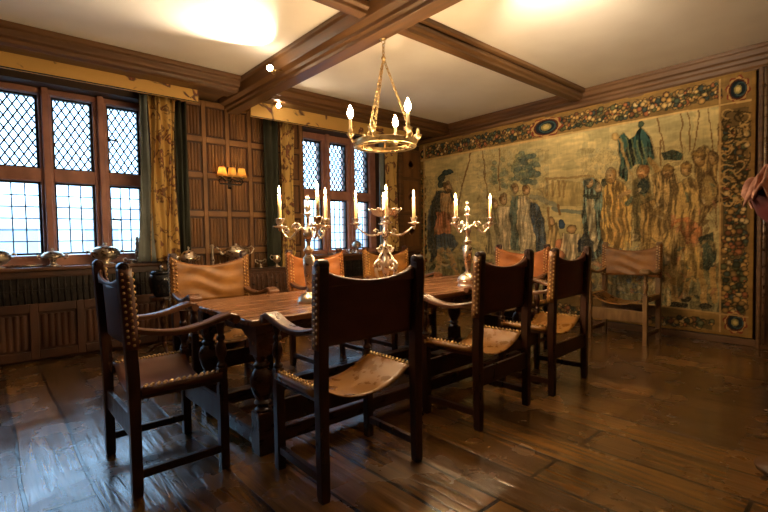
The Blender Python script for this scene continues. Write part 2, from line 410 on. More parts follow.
# ------------------------------------------------------------------ tapestry, woven picture as colours on a fine cloth grid
def tapestry():
    NU, NV = 620, 360
    ya, yb, za, zb = 5.80, 1.00, .085, 2.875
    U, V = np.meshgrid(np.linspace(0,1,NU+1), np.linspace(0,1,NV+1))
    Yw = ya+(yb-ya)*U; Zw = za+(zb-za)*V
    # figures are laid out in camera view pixels; this projects the cloth through the camera
    R = np.array(cr_); Up = np.array(cu_); Fw = np.array(cf_)
    D = np.stack([np.full_like(Yw, 6.0), Yw, Zw-1.2], -1)
    dz = D@Fw; PX = 384+F*(D@R)/dz; PY = 256-F*(D@Up)/dz
    rng = np.random.RandomState(3)
    def vnoise(x, y, seed):
        g = np.random.RandomState(seed).rand(128,128); xi = np.floor(x).astype(int); yi = np.floor(y).astype(int)
        fx = x-xi; fy = y-yi; fx = fx*fx*(3-2*fx); fy = fy*fy*(3-2*fy); xi %= 127; yi %= 127
        return (g[yi,xi]*(1-fx)+g[yi,xi+1]*fx)*(1-fy)+(g[yi+1,xi]*(1-fx)+g[yi+1,xi+1]*fx)*fy
    def fb(x, y, s): return .55*vnoise(x,y,s)+.28*vnoise(2*x,2*y,s+1)+.17*vnoise(4*x,4*y,s+2)
    A = Yw*1.0; B = Zw*1.0
    wx = (fb(A*9+20,B*9,11)-.5)*4; wy = (fb(A*9+20,B*9,21)-.5)*4
    qx = PX+wx; qy = PY+wy
    def c(*k): return np.array([x/255. for x in k])
    img = np.ones((NV+1,NU+1,3))*c(214,192,124)
    n1 = fb(A*2+9,B*2,31)[...,None]; n2 = fb(A*7,B*30,41)[...,None]; n3 = fb(A*3,B*7,45)[...,None]
    img = img*(.80+.34*n1)
    img = img*(1-.35*(n3>.60)) + .35*(n3>.60)*c(160,150,100)
    def blend(mask, col, al=1.0):
        nonlocal img
        m = (mask*al)[...,None]; img = img*(1-m)+m*col
    def pmask(poly, px=None, py=None):
        px = qx if px is None else px; py = qy if py is None else py
        ins = np.zeros(px.shape, bool); n = len(poly)
        for i in range(n):
            x1,y1 = poly[i]; x2,y2 = poly[(i+1)%n]
            if y1 == y2: continue
            cnd = ((y1 > py) != (y2 > py)); ins ^= cnd & (px < (x2-x1)*(py-y1)/(y2-y1)+x1)
        return ins.astype(float)
    fold = fb(A*38+5*fb(A*2.5,B*2.5,71), B*5+A*2, 51)
    def cloth(poly, col, dark=.72, al=.9, f=.7, light=1.15):
        m = pmask(poly); cen = np.mean(np.array(poly),0)
        big = pmask([(cen[0]+(x-cen[0])*1.07, cen[1]+(y-cen[1])*1.04) for x,y in poly])
        blend(np.clip(big-m,0,1), c(92,70,40), .45*al)
        sh = np.clip((fold-.5)*5*f+.5,0,1)[...,None]
        colr = c(*col)*(dark+(light-dark)*sh); blend(m, np.clip(colr,0,1), al)
    def ell(cx,cy,rx,ry,col,al=1.0,rot=0,outline=False):
        ca,sa = math.cos(rot),math.sin(rot); x=(qx-cx)*ca+(qy-cy)*sa; y=-(qx-cx)*sa+(qy-cy)*ca
        d = (x/rx)**2+(y/ry)**2
        if outline: blend((d<1.5).astype(float), c(72,48,26), .6*al)
        sh = np.clip(1.12-.35*d,.6,1.2)[...,None]
        blend((d<1).astype(float), np.clip(c(*col)*sh,0,1), al)
    def head(cx,cy,rx,ry,col,hair=(96,66,34),beard=False,helm=None,d=1):
        ell(cx,cy,rx,ry,col,1,0,True)
        ell(cx-d*rx*.45,cy-ry*.35,rx*.85,ry*.75,hair,.8); ell(cx+d*rx*.2,cy+ry*.1,rx*.62,ry*.62,[min(255,v+22) for v in col],.9)
        ell(cx+d*rx*.35,cy-ry*.02,rx*.16,ry*.10,(70,46,26),.8); ell(cx+d*rx*.62,cy+ry*.18,rx*.14,ry*.22,[min(255,v+34) for v in col],.8)
        if beard: ell(cx+d*rx*.25,cy+ry*.70,rx*.55,ry*.42,hair,.75)
        if helm: ell(cx,cy-ry*.55,rx*1.1,ry*.55,helm,.95); ell(cx-d*rx*.2,cy-ry*1.05,rx*.5,ry*.35,(120,92,48),.8)
    def line(p,q,w,col,al=1.0):
        p=np.array(p,float);q=np.array(q,float);d=q-p;L2=d@d
        t=np.clip(((qx-p[0])*d[0]+(qy-p[1])*d[1])/L2,0,1); dist=np.hypot(qx-p[0]-t*d[0],qy-p[1]-t*d[1])
        blend((dist<w).astype(float), c(*col), al)
    SK=(206,160,100); CR=(226,202,150); OC=(214,166,84); TL=(92,116,104); BL=(66,86,104); NV_=(40,48,56); DG=(46,56,44); RD=(190,120,78); BR=(104,70,36); TN=(200,164,98)
    # land and far ground
    cloth([(424,262),(470,258),(520,262),(560,250),(600,246),(650,262),(720,262),(720,316),(424,300)], (128,124,82), .6, .75, .8)
    for i in range(150):
        x = rng.uniform(426,716); y = rng.uniform(256+.02*(x-420), 300+.1*(x-640) if x > 640 else 292)
        ell(x,y,rng.uniform(2,6),rng.uniform(1.2,3.5),[TL,BL,CR,OC,DG,BR,(150,142,92),RD][rng.randint(8)],.7,rng.uniform(-1,1))
    # far hills, town, river
    cloth([(540,188),(560,180),(590,184),(588,206),(545,204)], (176,148,84), .8,.6)
    for x in (546,552,558,563): line((x,180),(x,196),1.1,(140,108,60),.6)
    line((552,209),(585,213),2.0,(112,124,110),.75); line((532,196),(556,206),2.4,(120,128,112),.6); line((545,178),(592,176),1.2,(134,96,48),.5)
    # trees
    for x,y0,y1 in ((493,160,186),(502,158,188),(511,164,190)):
        for k in range(12): ell(x+rng.uniform(-3,3),rng.uniform(y0,y1),2.6,2.2,[(120,128,92),(140,142,98),(96,116,92)][rng.randint(3)],.6)
    for k in range(46):
        a=rng.uniform(0,6.3); r=rng.uniform(0,1)**.6; ell(526+13*r*math.cos(a),168+16*r*math.sin(a),4,2.6,[(88,108,92),(104,122,98),(72,92,84),(126,132,90)][rng.randint(4)],.75,rng.uniform(-.8,.8))
    # spears and poles
    for p,q in (((470,153),(456,208)),((481,151),(487,198)),((498,148),(499,190)),((656,116),(664,150)),((681,112),(682,160)),((688,111),(690,150)),((699,109),(694,150)),((707,107),(713,150)),((660,140),(659,240)),((719,108),(716,230))):
        line(p,q,.7,(120,84,42),.8)
    # soldier at the left
    cloth([(437,192),(430,204),(427,225),(427,248),(431,262),(441,252),(440,228),(446,208),(455,200),(452,192)], NV_, .7)
    cloth([(441,194),(450,193),(453,203),(452,216),(441,218),(439,204)], SK, .7)
    cloth([(436,212),(451,213),(450,236),(434,236)], RD, .65, 1, 1.4)
    cloth([(435,234),(452,234),(458,244),(452,252),(436,250)], BL, .7)
    head(447,187,3.8,5.5,SK,(80,60,36),True,None,1); 
    for x,y,rx,ry in ((440,184,2.6,4),(441,178,3,4),(445,173,4.5,3),(449,171,3,2)): ell(x,y,rx,ry,(56,70,66))
    for p,q in (((440,250),(437,268)),((448,250),(455,270)),((437,268),(431,284)),((455,270),(460,286))): line(p,q,2.8,SK,.9)
    line((452,206),(462,214),2.2,SK,.9); line((430,205),(427,228),1.6,BL,.6)
    # group of women
    for x,y in ((503,199),(515,189),(526,190),(494,204)): head(x,y,3.4,4.8,SK,(110,78,42),False,None,1) 
    cloth([(497,206),(510,206),(515,225),(514,250),(497,250),(494,226)], CR, .7)
    cloth([(511,196),(520,196),(524,214),(520,250),(511,250),(509,214)], TL, .55)
    cloth([(519,196),(531,198),(536,222),(533,262),(520,262),(516,224)], CR, .68)
    cloth([(529,202),(536,204),(543,219),(546,246),(543,264),(536,264),(535,236),(530,218)], BL, .55)
    cloth([(486,210),(496,210),(499,235),(496,254),(486,254)], (164,150,104), .6)
    # kneeling and seated group
    cloth([(548,226),(556,222),(560,236),(556,256),(545,256)], TN,.6); ell(551,221,3,4,SK,1,0,True)
    ell(561,224,3,5,BL,1); cloth([(556,240),(566,238),(570,252),(560,260),(554,254)], RD,.7); ell(570,229,4,4,SK,1,0,True)
    cloth([(563,234),(578,234),(582,250),(570,262),(560,250)], CR,.65)
    for p,q in (((547,208),(549,228)),((558,205),(560,214))): line(p,q,1.4,(140,100,50),.8)
    # two hooded women
    cloth([(583,180),(590,178),(599,182),(602,200),(600,230),(604,252),(592,262),(583,256),(582,224)], TL, .42, 1, 1.4, 1.5)
    cloth([(586,200),(594,199),(597,250),(589,254)], CR,.6,.85); head(589,184,3,4.6,SK,(70,84,74),False,None,1); head(597,187,3,4.4,SK,(60,74,64),False,None,1)
    line((584,196),(597,197),2.3,(50,60,50),.9); ell(603,182,2.6,4.6,DG)
    cloth([(578,240),(584,232),(592,242),(594,262),(576,262)], NV_, .7)
    # the tall robed man
    cloth([(603,186),(612,178),(624,184),(632,204),(630,250),(618,262),(604,262),(600,224)], OC, .62, 1, 1.5, 1.25)
    cloth([(612,204),(622,200),(627,224),(621,254),(612,250)], (214,164,84), .7,.8); head(610,175,5,7,(206,158,90),(166,122,62),True,None,-1)
    line((618,196),(629,192),2.4,SK); line((626,204),(633,198),2,(84,104,84),.9)
    # canopy of dark green drapery
    cloth([(617,140),(624,132),(628,138),(634,136),(640,128),(650,136),(655,156),(648,166),(636,164),(628,170),(626,182),(619,176),(620,158)], (40,64,56), .45, 1, 1.6, 1.5)
    for k in range(5): line((620+5*k,136+1*k),(626+6*k,166+1*k),.8,(128,140,86),.7)
    line((619,140),(632,178),1.3,(196,156,86),.8); ell(615,137,4,4,(206,166,92)); cloth([(661,152),(672,149),(683,153),(680,160),(664,160)], (40,62,52),.55)
    ell(640,124,3.4,4,(70,84,62))
    # crowd of soldiers to the right
    cloth([(632,180),(648,176),(652,200),(650,240),(634,240)], (110,100,60), .6)
    head(642,172,5.5,6.5,(200,146,80),(150,94,44),True,None,-1); ell(643,187,5.5,8,(44,60,56),1); line((650,160),(659,176),3,(186,140,70),.8)
    cloth([(652,176),(664,168),(676,176),(678,196),(670,212),(654,206)], TN, .5, 1, 1.3)
    head(667,172,5,6,(186,140,78),(92,66,34),True,(150,114,56),-1); head(685,170,5,6.5,(196,150,84),(96,70,36),False,(176,134,66),-1)
    cloth([(672,186),(690,178),(702,188),(706,214),(696,236),(676,240),(666,220)], (192,156,86), .6, 1, 1.3)
    cloth([(692,152),(704,146),(716,152),(718,200),(710,214),(698,200)], (176,142,78), .6, 1, 1.2)
    head(699,158,5.5,8,(172,132,70),(86,64,32),False,(150,116,56),-1); head(713,158,4.5,6.5,(166,126,66),(80,60,30),False,None,-1); ell(708,190,8,16,(184,152,84),.9,0,True)
    cloth([(640,206),(654,200),(662,226),(656,262),(642,262)], (196,154,80), .55)
    cloth([(650,206),(672,214),(682,240),(676,262),(652,262)], (178,142,78), .6)
    # striding warrior
    cloth([(670,222),(688,216),(700,226),(704,246),(690,256),(672,246)], (184,110,58), .6)
    cloth([(662,236),(676,226),(684,240),(680,262),(664,262)], (206,168,92), .6)
    cloth([(698,238),(712,232),(717,250),(712,272),(700,268)], (54,74,62), .5)
    cloth([(684,244),(700,244),(704,272),(696,280),(684,270)], (208,168,86), .55)
    cloth([(664,254),(680,256),(682,282),(672,296),(664,280)], (196,162,92), .6)
    for p,q in (((672,280),(674,300)),((700,272),(704,302)),((688,274),(684,296)),((712,270),(714,300))): line(p,q,3,(196,150,78),.9)
    for x,y in ((674,304),(705,306),(686,300),(682,306)): ell(x,y,6,3,(44,44,34))
    line((716,200),(690,236),1,(90,64,32),.8); ell(660,262,7,6,(88,96,74),.8)
    # small drapery, limbs and armour filling the crowd and the ground
    pal = [(206,172,104),(186,148,82),(222,196,138),(150,118,66),(110,96,58),(92,104,78),(196,132,84),(168,138,78)]
    for i in range(120):
        x = rng.uniform(634,716); y = rng.uniform(180,296); a = rng.uniform(-.9,.9); L_ = rng.uniform(4,11); w_ = rng.uniform(1.2,3.2)
        dx_, dy_ = math.sin(a)*L_, math.cos(a)*L_
        cloth([(x-w_,y),(x+w_,y+1),(x+w_+dx_,y+dy_),(x-w_*.4+dx_,y+dy_+1)], pal[rng.randint(8)], .7, .75)
    pal2 = [(214,204,166),(150,164,150),(112,134,138),(196,176,120),(120,122,84),(176,160,112),(90,110,116)]
    for i in range(230):
        x = rng.uniform(426,652); y = rng.uniform(244,300+.1*(x-560)); a = rng.uniform(-1.5,1.5); L_ = rng.uniform(3,9); w_ = rng.uniform(1,2.6)
        dx_, dy_ = math.sin(a)*L_, math.cos(a)*L_*.6
        cloth([(x-w_,y),(x+w_,y+1),(x+w_+dx_,y+dy_),(x-w_*.4+dx_,y+dy_+1)], pal2[rng.randint(7)], .7, .7)
    # shading lines of the woven figures
    reg = ((PX>476)&(PX<720)&(PY>150-.02*(PX-480))&((PX<548)|(PX>580))&((PX<600)|(PY>140-.25*(PX-640)*(PX>640)))) | ((PX<462)&(PY>176))
    ln = fb(A*14+2*fb(A*5,B*5,83),B*9+2*fb(A*6,B*4,85),81)*9; ln = np.abs(ln-np.round(ln))
    blend(reg*(ln<.10), c(84,60,32), .26); l2 = np.abs(ln-.28)<.07; blend(reg*l2, c(222,190,124), .30)
    blot = np.clip((fb(A*16,B*16,91)-.52)*8,0,1); blend(reg*blot, c(96,78,44), .18)
    blot = np.clip((fb(A*13+5,B*13,95)-.55)*8,0,1); blend(reg*blot*(PX<640), c(156,160,132), .25)
    # borders
    def edge(mask, col, al=1): blend(mask.astype(float), c(*col), al)
    itop = 160-.1865*(PX-425); ibot = 276.5+.1265*(PX-425)
    mtop = (PY < itop); mright = PX > 719.5; mleft = PX < 423.5; mbot = (PY > ibot+.5)
    bord = mtop | mright | mleft | mbot
    base = c(150,116,60)*(.75+.4*n1)
    img = np.where(bord[...,None], base, img)
    cols = [(186,142,72),(196,160,92),(156,92,52),(70,82,66),(52,58,44),(98,100,62),(150,114,58),(200,172,112),(118,74,42),(60,72,66),(170,128,64),(84,86,52),(176,134,70),(140,108,58)]
    def blob(y, z, r, col, al=.95):
        d = ((Yw-y)**2+(Zw-z)**2)/(r*r); m = (d<1).astype(float)
        e = ((d>=1)&(d<1.5)).astype(float)
        m1 = (e*.6)[...,None]; 
        nonlocal img
        img = img*(1-m1)+m1*c(38,32,24); s = np.clip(1.2-.5*d,.55,1.2)[...,None]; mm=(m*al)[...,None]; img = img*(1-mm)+mm*np.clip(c(*col)*s,0,1)
    def garland(n, fy, fz):
        for i in range(n): blob(fy(rng.rand()), fz(rng.rand()), rng.uniform(.011,.033), cols[rng.randint(len(cols))])
    def band(y0,y1,z0,z1,n):
        m = ((Yw+wx*.004>y0)&(Yw+wx*.004<y1)&(Zw+wy*.006>z0)&(Zw+wy*.006<z1)).astype(float)
        blend(m*(.55+.45*(n3[...,0]>.45)), c(78,68,42), .7)
    band(1.30,5.62,2.64,2.81,0); band(1.06,1.27,.33,2.5,0); band(1.35,5.62,.13,.235,0)
    garland(1000, lambda r: 1.30+4.3*r, lambda r: 2.635+.175*r)
    garland(420, lambda r: 1.06+.20*r, lambda r: .35+2.0*r)
    garland(480, lambda r: 1.35+4.3*r, lambda r: .135+.10*r)
    garland(160, lambda r: 5.66+.10*r, lambda r: .35+2.1*r)
    # leafy curls of the right border
    for i in range(60):
        y0 = rng.uniform(1.06,1.26); z0 = rng.uniform(1.5,2.45); a = rng.uniform(0,6.3); rr = rng.uniform(.03,.07)
        d = np.hypot(Yw-y0, Zw-z0); ang = np.arctan2(Zw-z0, Yw-y0); m = (np.abs(d-rr*(1+.25*np.sin(ang*2+a)))<.008)&(np.abs(((ang-a+3.14)%6.28)-3.14)<1.8)
        edge(m, (204,164,92) if i%2 else (64,50,28), .8)
    # cartouches
    def cart(y,z,ry,rz,inner=True):
        d=((Yw-y)/ry)**2+((Zw-z)/rz)**2; ang=np.arctan2((Zw-z)/rz,(Yw-y)/ry)
        edge(d<2.6+.5*np.sin(ang*8), (134,60,38)); edge(d<2.1+.3*np.sin(ang*8+1), (196,150,84)); edge(d<1.6, (92,44,28)); edge(d<1.15, (30,40,44))
        d2=((Yw-y+.02)/ry)**2+((Zw-z)/rz)**2; edge((d2<.75)&(d2>.5),(60,84,84)); edge(d<.28,(150,136,72)); edge(d<.10,(208,180,100))
    cart(3.32,2.725,.150,.088); cart(1.15,2.70,.062,.085); cart(1.15,.235,.062,.075); cart(5.71,2.70,.045,.06)
    # inner fillets and outer guard stripe
    edge(np.abs(PY-itop)<1.0, (214,176,104)); edge((np.abs(PX-719.5)<.9), (196,156,92)); edge(np.abs(PX-423.5)<.6, (196,160,96)); edge(np.abs(PY-ibot)<.8,(190,150,86))
    gd = (Yw<1.035)|(Zw<.115)|(Yw>5.775)|(Zw>2.845); edge(gd, (150,112,52)); 
    # weave
    img = img*(.86+.26*n2)*(.93+.14*fb(A*60,B*12,61)[...,None])
    img = np.clip(img,0,1)
    lum = img.mean(-1, keepdims=True); img = np.clip(lum+(img-lum)*.9,0,1)
    L = np.where(img<=.04045, img/12.92, ((img+.055)/1.055)**2.4)
    Xw = 6.02+.006*np.sin(Yw*5)*np.sin(Zw*2)+.004*np.sin(Yw*17+Zw)
    co_ = np.stack([Xw,Yw,Zw],-1).reshape(-1,3)
    idx = np.arange((NU+1)*(NV+1)).reshape(NV+1,NU+1)
    f = np.stack([idx[:-1,:-1],idx[1:,:-1],idx[1:,1:],idx[:-1,1:]],-1).reshape(-1,4)
    me = bpy.data.meshes.new('tapestry'); me.vertices.add(len(co_)); me.vertices.foreach_set('co', co_.astype(np.float32).ravel())
    me.loops.add(f.size); me.loops.foreach_set('vertex_index', f.astype(np.int32).ravel())
    me.polygons.add(len(f)); me.polygons.foreach_set('loop_start', np.arange(0,f.size,4,dtype=np.int32)); me.polygons.foreach_set('loop_total', np.full(len(f),4,np.int32))
    me.update(calc_edges=True); me.validate()
    at = me.color_attributes.new('weave', 'FLOAT_COLOR', 'POINT')
    at.data.foreach_set('color', np.concatenate([L.reshape(-1,3), np.ones((len(co_),1))],1).astype(np.float32).ravel())
    m, nt, b = newmat('woven wool tapestry'); a = nt.nodes.new('ShaderNodeVertexColor'); a.layer_name = 'weave'
    wv = nt.nodes.new('ShaderNodeTexNoise'); wv.inputs['Scale'].default_value = 160; bp = nt.nodes.new('ShaderNodeBump'); bp.inputs['Strength'].default_value = .3; bp.inputs['Distance'].default_value = .004
    nt.links.new(wv.outputs[0], bp.inputs['Height']); nt.links.new(bp.outputs[0], b.inputs['Normal'])
    nt.links.new(a.outputs[0], b.inputs['Base Color']); b.inputs['Roughness'].default_value = .9; b.inputs['Specular IOR Level'].default_value = .15
    me.materials.append(m)
    o = bpy.data.objects.new('tapestry', me); C.objects.link(o)
    md = o.modifiers.new('t', 'SOLIDIFY'); md.thickness = .006; md.offset = 0
    tag(o, 'huge woven tapestry of robed figures and soldiers inside a fruit garland border', 'tapestry')
tapestry()


# ------------------------------------------------------------------ curtains and valances
def curtain(x0, x1, y, z0, z1, folds, mat, amp=.035, flare=0, name='curtain', wob=0):
    W = x1-x0
    def fn(u, v):
        z = z1+(z0-z1)*v
        x = x0+W*u + flare*v*v*(u-.5) + .02*math.sin(v*5+u*9)*wob
        return (x, y+amp*math.sin(u*folds*2*PI)*(1+.25*math.sin(v*3+u*4)) + .012*math.sin(v*7+u*20), z)
    return MB().grid(fn, folds*10, 20).build(name, mat, thick=.006)
GC = 'floral curtains'
c = curtain(1.47, 1.75, 5.62, .985, 2.86, 4, M['curtain'], .035, wob=1)
tag(c, 'golden floral curtain hanging at the right side of the large left window', 'curtain', GC)
l = curtain(1.77, 1.90, 5.66, .02, 2.86, 2, M['lining'], .03, name='lining'); l.parent = c
l = curtain(1.40, 1.47, 5.66, .985, 2.86, 1, M['greyline'], .04, .16, name='lining'); l.parent = c
c = curtain(3.12, 3.32, 5.62, .02, 2.80, 3, M['curtain'], .03, wob=1)
tag(c, 'golden floral curtain between linenfold panelling and left side of the far window', 'curtain', GC)
l = curtain(2.90, 3.11, 5.66, .02, 2.84, 2, M['lining'], .03, name='lining'); l.parent = c
c = curtain(5.03, 5.30, 5.62, .985, 2.78, 3, M['curtain'], .03, wob=1)
tag(c, 'golden floral curtain at the right side of the far window near the corner', 'curtain', GC)
l = curtain(4.95, 5.02, 5.66, .985, 2.78, 1, M['greyline'], .025, name='lining'); l.parent = c
def valance(x0, x1, z0, z1, label):
    m = MB().box(x0, x1, 5.40, 5.425, z0, z1)
    r = m.build('valance', M['valance'], bevel=.004); tag(r, label, 'valance', 'painted window valances')
    MB().box(x0+.001, x1-.001, 5.397, 5.401, z0+.001, z0+.012).box(x0+.001, x1-.001, 5.397, 5.401, z1-.012, z1-.001).build('braid', M['iron'], r)
valance(-1.6, 1.955, 2.805, 2.965, 'long yellow floral pelmet board above the large left window')
valance(2.60, 5.42, 2.755, 2.965, 'yellow floral pelmet board above the far three-light window')
# dark oak post in the corner
p = MB().box(5.42, 5.96, 5.70, 5.82, .97, 2.75); 
struct(p.build('trim_14', M['beam'], bevel=.01))
q = bpy.data.objects['trim_14']
for z0, z1 in ((1.05,1.6),(1.66,2.2),(2.26,2.7)):
    MB().box(5.50, 5.88, 5.68, 5.70, z0, z1).build('raised_panel', M['panel'], q, bevel=.015)
    MB().lathe([(.001,0),(.05,0),(.07,.012),(.08,.0)], (0,0,0), 16).build('roundel', M['panel'], q).matrix_local = Matrix.Translation((5.69,5.68,(z0+z1)/2)) @ Matrix.Rotation(PI/2, 4, 'X')

# ------------------------------------------------------------------ chairs
def arc(a, b, n): return [a+(b-a)*i/n for i in range(n+1)]
def make_chair(wood, lea, seatm, armm):
    r = thing('armchair', '', 'chair', group='leather sling armchairs')
    hx = .295; hy = .21
    def post(y, z):   # rear post centre line
        return y
    def rake(z): return -hy - (0 if z < .55 else .028*((z-.55)/.55)**1.2)
    for s in (-1, 1):
        # rear leg continues into the back post, with a scrolled finial
        path = [((s*hx, rake(z), z), (1,0,0), (0,1,0)) for z in (0,.03,.3,.55,.7,.85,1.0,1.08)]
        def sec(i):
            w = (.021,.024,.024,.026,.026,.025,.025,.024)[i]; return [(-w,-w),(w,-w),(w,w),(-w,w)]
        m = MB().sweep(path, sec, smooth=False)
        m.tube([(s*hx-.027, rake(1.1)+.002, 1.086), (s*hx+.027, rake(1.1)+.002, 1.086)], .0245, 14)
        m.tube([(s*hx-.032, rake(1.1)+.002, 1.086), (s*hx+.032, rake(1.1)+.002, 1.086)], .013, 10)
        m.build('leg', wood, r, bevel=.004)
        m = MB().box(s*hx-.023, s*hx+.023, hy-.023, hy+.023, 0, .535)
        m.lathe([(.022,.535),(.026,.55),(.016,.56),(.014,.575),(.026,.60),(.029,.63),(.022,.66),(.014,.675),(.022,.685),(.022,.70),(.014,.71),(.019,.735),(.024,.775)], (s*hx, hy, 0), 12)
        m.build('leg', wood, r, bevel=.004)
        # arm
        pts = []
        for i in range(15):
            t = i/14; y = -hy-.0+(.283+hy)*t
            z = .795-.05*math.sin(PI*min(1,t*1.05))*(1-.15*t)+.025*t
            if t > .88: z -= .02*((t-.88)/.12)**2
            pts.append(((s*(hx+.012*t), y, z), (1,0,0), (0,0,1)))
        def asec(i):
            t = i/14; w = .026+.018*t; h = .014
            return [(-w,-h),(w,-h),(w,h*.5),(w*.8,h),(-w*.8,h),(-w,h*.5)]
        m = MB().sweep(pts, asec, smooth=False)
        m.tube([(s*(hx+.012)-.044, .276, .788), (s*(hx+.012)+.044, .276, .788)], .024, 12)
        m.build('arm', armm, r, bevel=.003)
        MB().box(s*hx-.02, s*hx+.02, -hy+.02, hy-.02, .462, .508).build('seat_rail', wood, r, bevel=.004)
        MB().box(s*hx-.014, s*hx+.014, -hy+.02, hy-.02, .085, .125).build('stretcher', wood, r, bevel=.003)
    MB().box(-hx+.02, hx-.02, hy-.013, hy+.013, .24, .365).build('front_board', wood, r, bevel=.004)
    MB().box(-hx+.02, hx-.02, -hy-.012, -hy+.012, .27, .38).build('rear_board', wood, r, bevel=.004)
    # back sling: wraps the posts, sagging top edge with a folded-over flap behind
    hw = hx+.027
    def top(u): return 1.088-.088*(1-(2*u-1)**2)**.8 if 0 < u < 1 else 1.088
    def bot(u): return .705+.012*math.sin(PI*u)
    def back(u, v):
        z = bot(u)+(top(u)-bot(u))*v; x = -hw+2*hw*u
        inn = max(0, 1-((abs(x)/(hx-.01))**8)) if abs(x) < hx-.01 else 0
        sag = -.03*inn*math.sin(PI*min(1,max(0,u)))
        wr = .006*math.sin(z*55+3*math.sin(u*6))*math.sin(PI*u)
        return (x, rake(z)+.030+sag+wr, z)
    b = MB().grid(back, 28, 14)
    for s in (-1, 1):
        b.grid(lambda u, v, s=s: (s*(hw+.002), rake(.70+.375*v)+.030-.055*u, .705+(1.083-.705)*v), 2, 8)
    bk = b.build('backrest', lea, r, thick=.005)
    def flap(u, v):
        x = -(hx-.028)+2*(hx-.028)*u; uu = (x+hw)/(2*hw)
        z0 = top(uu)+.003; z1 = .985+.006*math.sin(PI*u); z = z0+(z1-z0)*v
        yf = rake(z)+.030-.03*(1-(abs(x)/hx)**8)-.004
        return (x, yf-.014*math.sin(PI/2*min(1, v*4)), z)
    MB().grid(flap, 20, 6).build('folded_flap', M['shadelea'], bk, thick=.004)
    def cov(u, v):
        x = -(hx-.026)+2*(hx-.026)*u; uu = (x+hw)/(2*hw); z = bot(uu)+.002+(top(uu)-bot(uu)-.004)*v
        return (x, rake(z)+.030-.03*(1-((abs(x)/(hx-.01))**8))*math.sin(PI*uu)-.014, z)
    MB().grid(cov, 24, 10).build('shaded_back_cover', M['shadelea'], bk, thick=.003)  # added rear sheet; its dark tone includes the shade of the unlit back
    nm = MB()
    for s in (-1, 1):
        for k in range(12):
            z = .725+k*.029
            for dx in (-.013, .013): nm.ball((s*hx+dx, rake(z)+.034, z+(.012 if dx > 0 else 0)), .0095, 5)
            nm.ball((s*(hx+.030), rake(z)+.012, z), .0075, 5); nm.ball((s*(hx+.030), rake(z)-.012, z+.014), .0075, 5)
        nm.build('nail_row', M['nail'], bk); nm = MB()
    # seat sling
    def seat(u, v):
        x = -hx-.024+2*(hx+.024)*u; y = -hy+.03+(2*hy-.035)*v
        t = min(1, abs(x)/(hx-.02)); z = .512-.098*(1-t**2.3)*(.9+.1*math.cos((v-.5)*3)) if abs(x) < hx-.02 else .513
        if v > .93: z -= .006
        return (x, y, z)
    se = MB().grid(seat, 28, 10); 
    for s in (-1, 1): se.grid(lambda u, v, s=s: (s*(hx+.024), -hy+.03+(2*hy-.035)*u, .513-.03*v), 6, 2)
    st = se.build('seat', seatm, r, thick=.006)
    nm = MB()
    for s in (-1, 1):
        for k in range(13):
            y = -hy+.045+k*(2*hy-.07)/12; nm.ball((s*hx+s*.010, y, .518), .0095, 5); nm.ball((s*hx-s*.008, y+.012, .518), .0095, 5)
        nm.build('nail_row', M['nail'], st); nm = MB()
    return r
proto = make_chair(M['chairwood'], M['leather'], M['seatlea'], M['armwood'])
def put(cx, cy, deg, label, src=None, first=False):
    # cx, cy: centre between the four feet; deg: facing, 0 = towards the window wall
    if first: proto.location = (cx, cy, 0); proto.rotation_euler = (0,0,math.radians(deg)); proto['label'] = label; return proto
    return copy_tree(src or proto, (cx, cy, 0), math.radians(deg), label)
put(1.432, 1.925, -1.5, 'nearest dark armchair seen from behind, largest chair in front of the table', first=True)
for c_ in list(kids(proto)):
    if c_.name.startswith('rear_board'): near_board = c_
def reskin(o, d):
    for c in kids(o):
        if c.type == 'MESH' and c.name.split('.')[0] in d:
            old = c.data; c.data = old.copy(); c.data.materials.clear(); c.data.materials.append(d[c.name.split('.')[0]])
        reskin(c, d)
hd = put(.722, 2.66, -90, 'dark armchair at the near left end of the table with blue light on its seat')
reskin(hd, {'backrest': M['shadelea'], 'folded_flap': M['shadelea'], 'seat': M['shadelea']})
put(2.56, 1.935, 2.5, 'middle armchair of the near side row, seen from behind, with glossy sunken seat')
put(3.45, 1.93, 3, 'armchair seen from behind, farthest right of the row on the near table side')
put(1.44, 3.60, 180, 'armchair behind the table left corner with broad smooth amber leather back')
b_ = put(2.50, 3.62, 181, 'armchair behind the table directly behind the left silver candelabra')
reskin(b_, {'backrest': M['leatherO'], 'folded_flap': M['leatherO']})
put(3.42, 3.60, 180, 'armchair behind the table mostly hidden by nearest chair and central candelabra')
e_ = put(4.27, 2.77, 91, 'armchair at the far end of the table facing the camera with orange back')
reskin(e_, {'backrest': M['leatherO'], 'folded_flap': M['leatherO']})
w_ = put(5.52, 2.09, 91, 'lone armchair standing against the tapestry away from the table')
reskin(w_, {'leg': M['palewood'], 'arm': M['palewood'], 'front_board': M['palewood'], 'rear_board': M['palewood'], 'stretcher': M['palewood'], 'seat_rail': M['palewood']})

bpy.data.objects.remove(near_board)      # the nearest chair has an open back below the seat
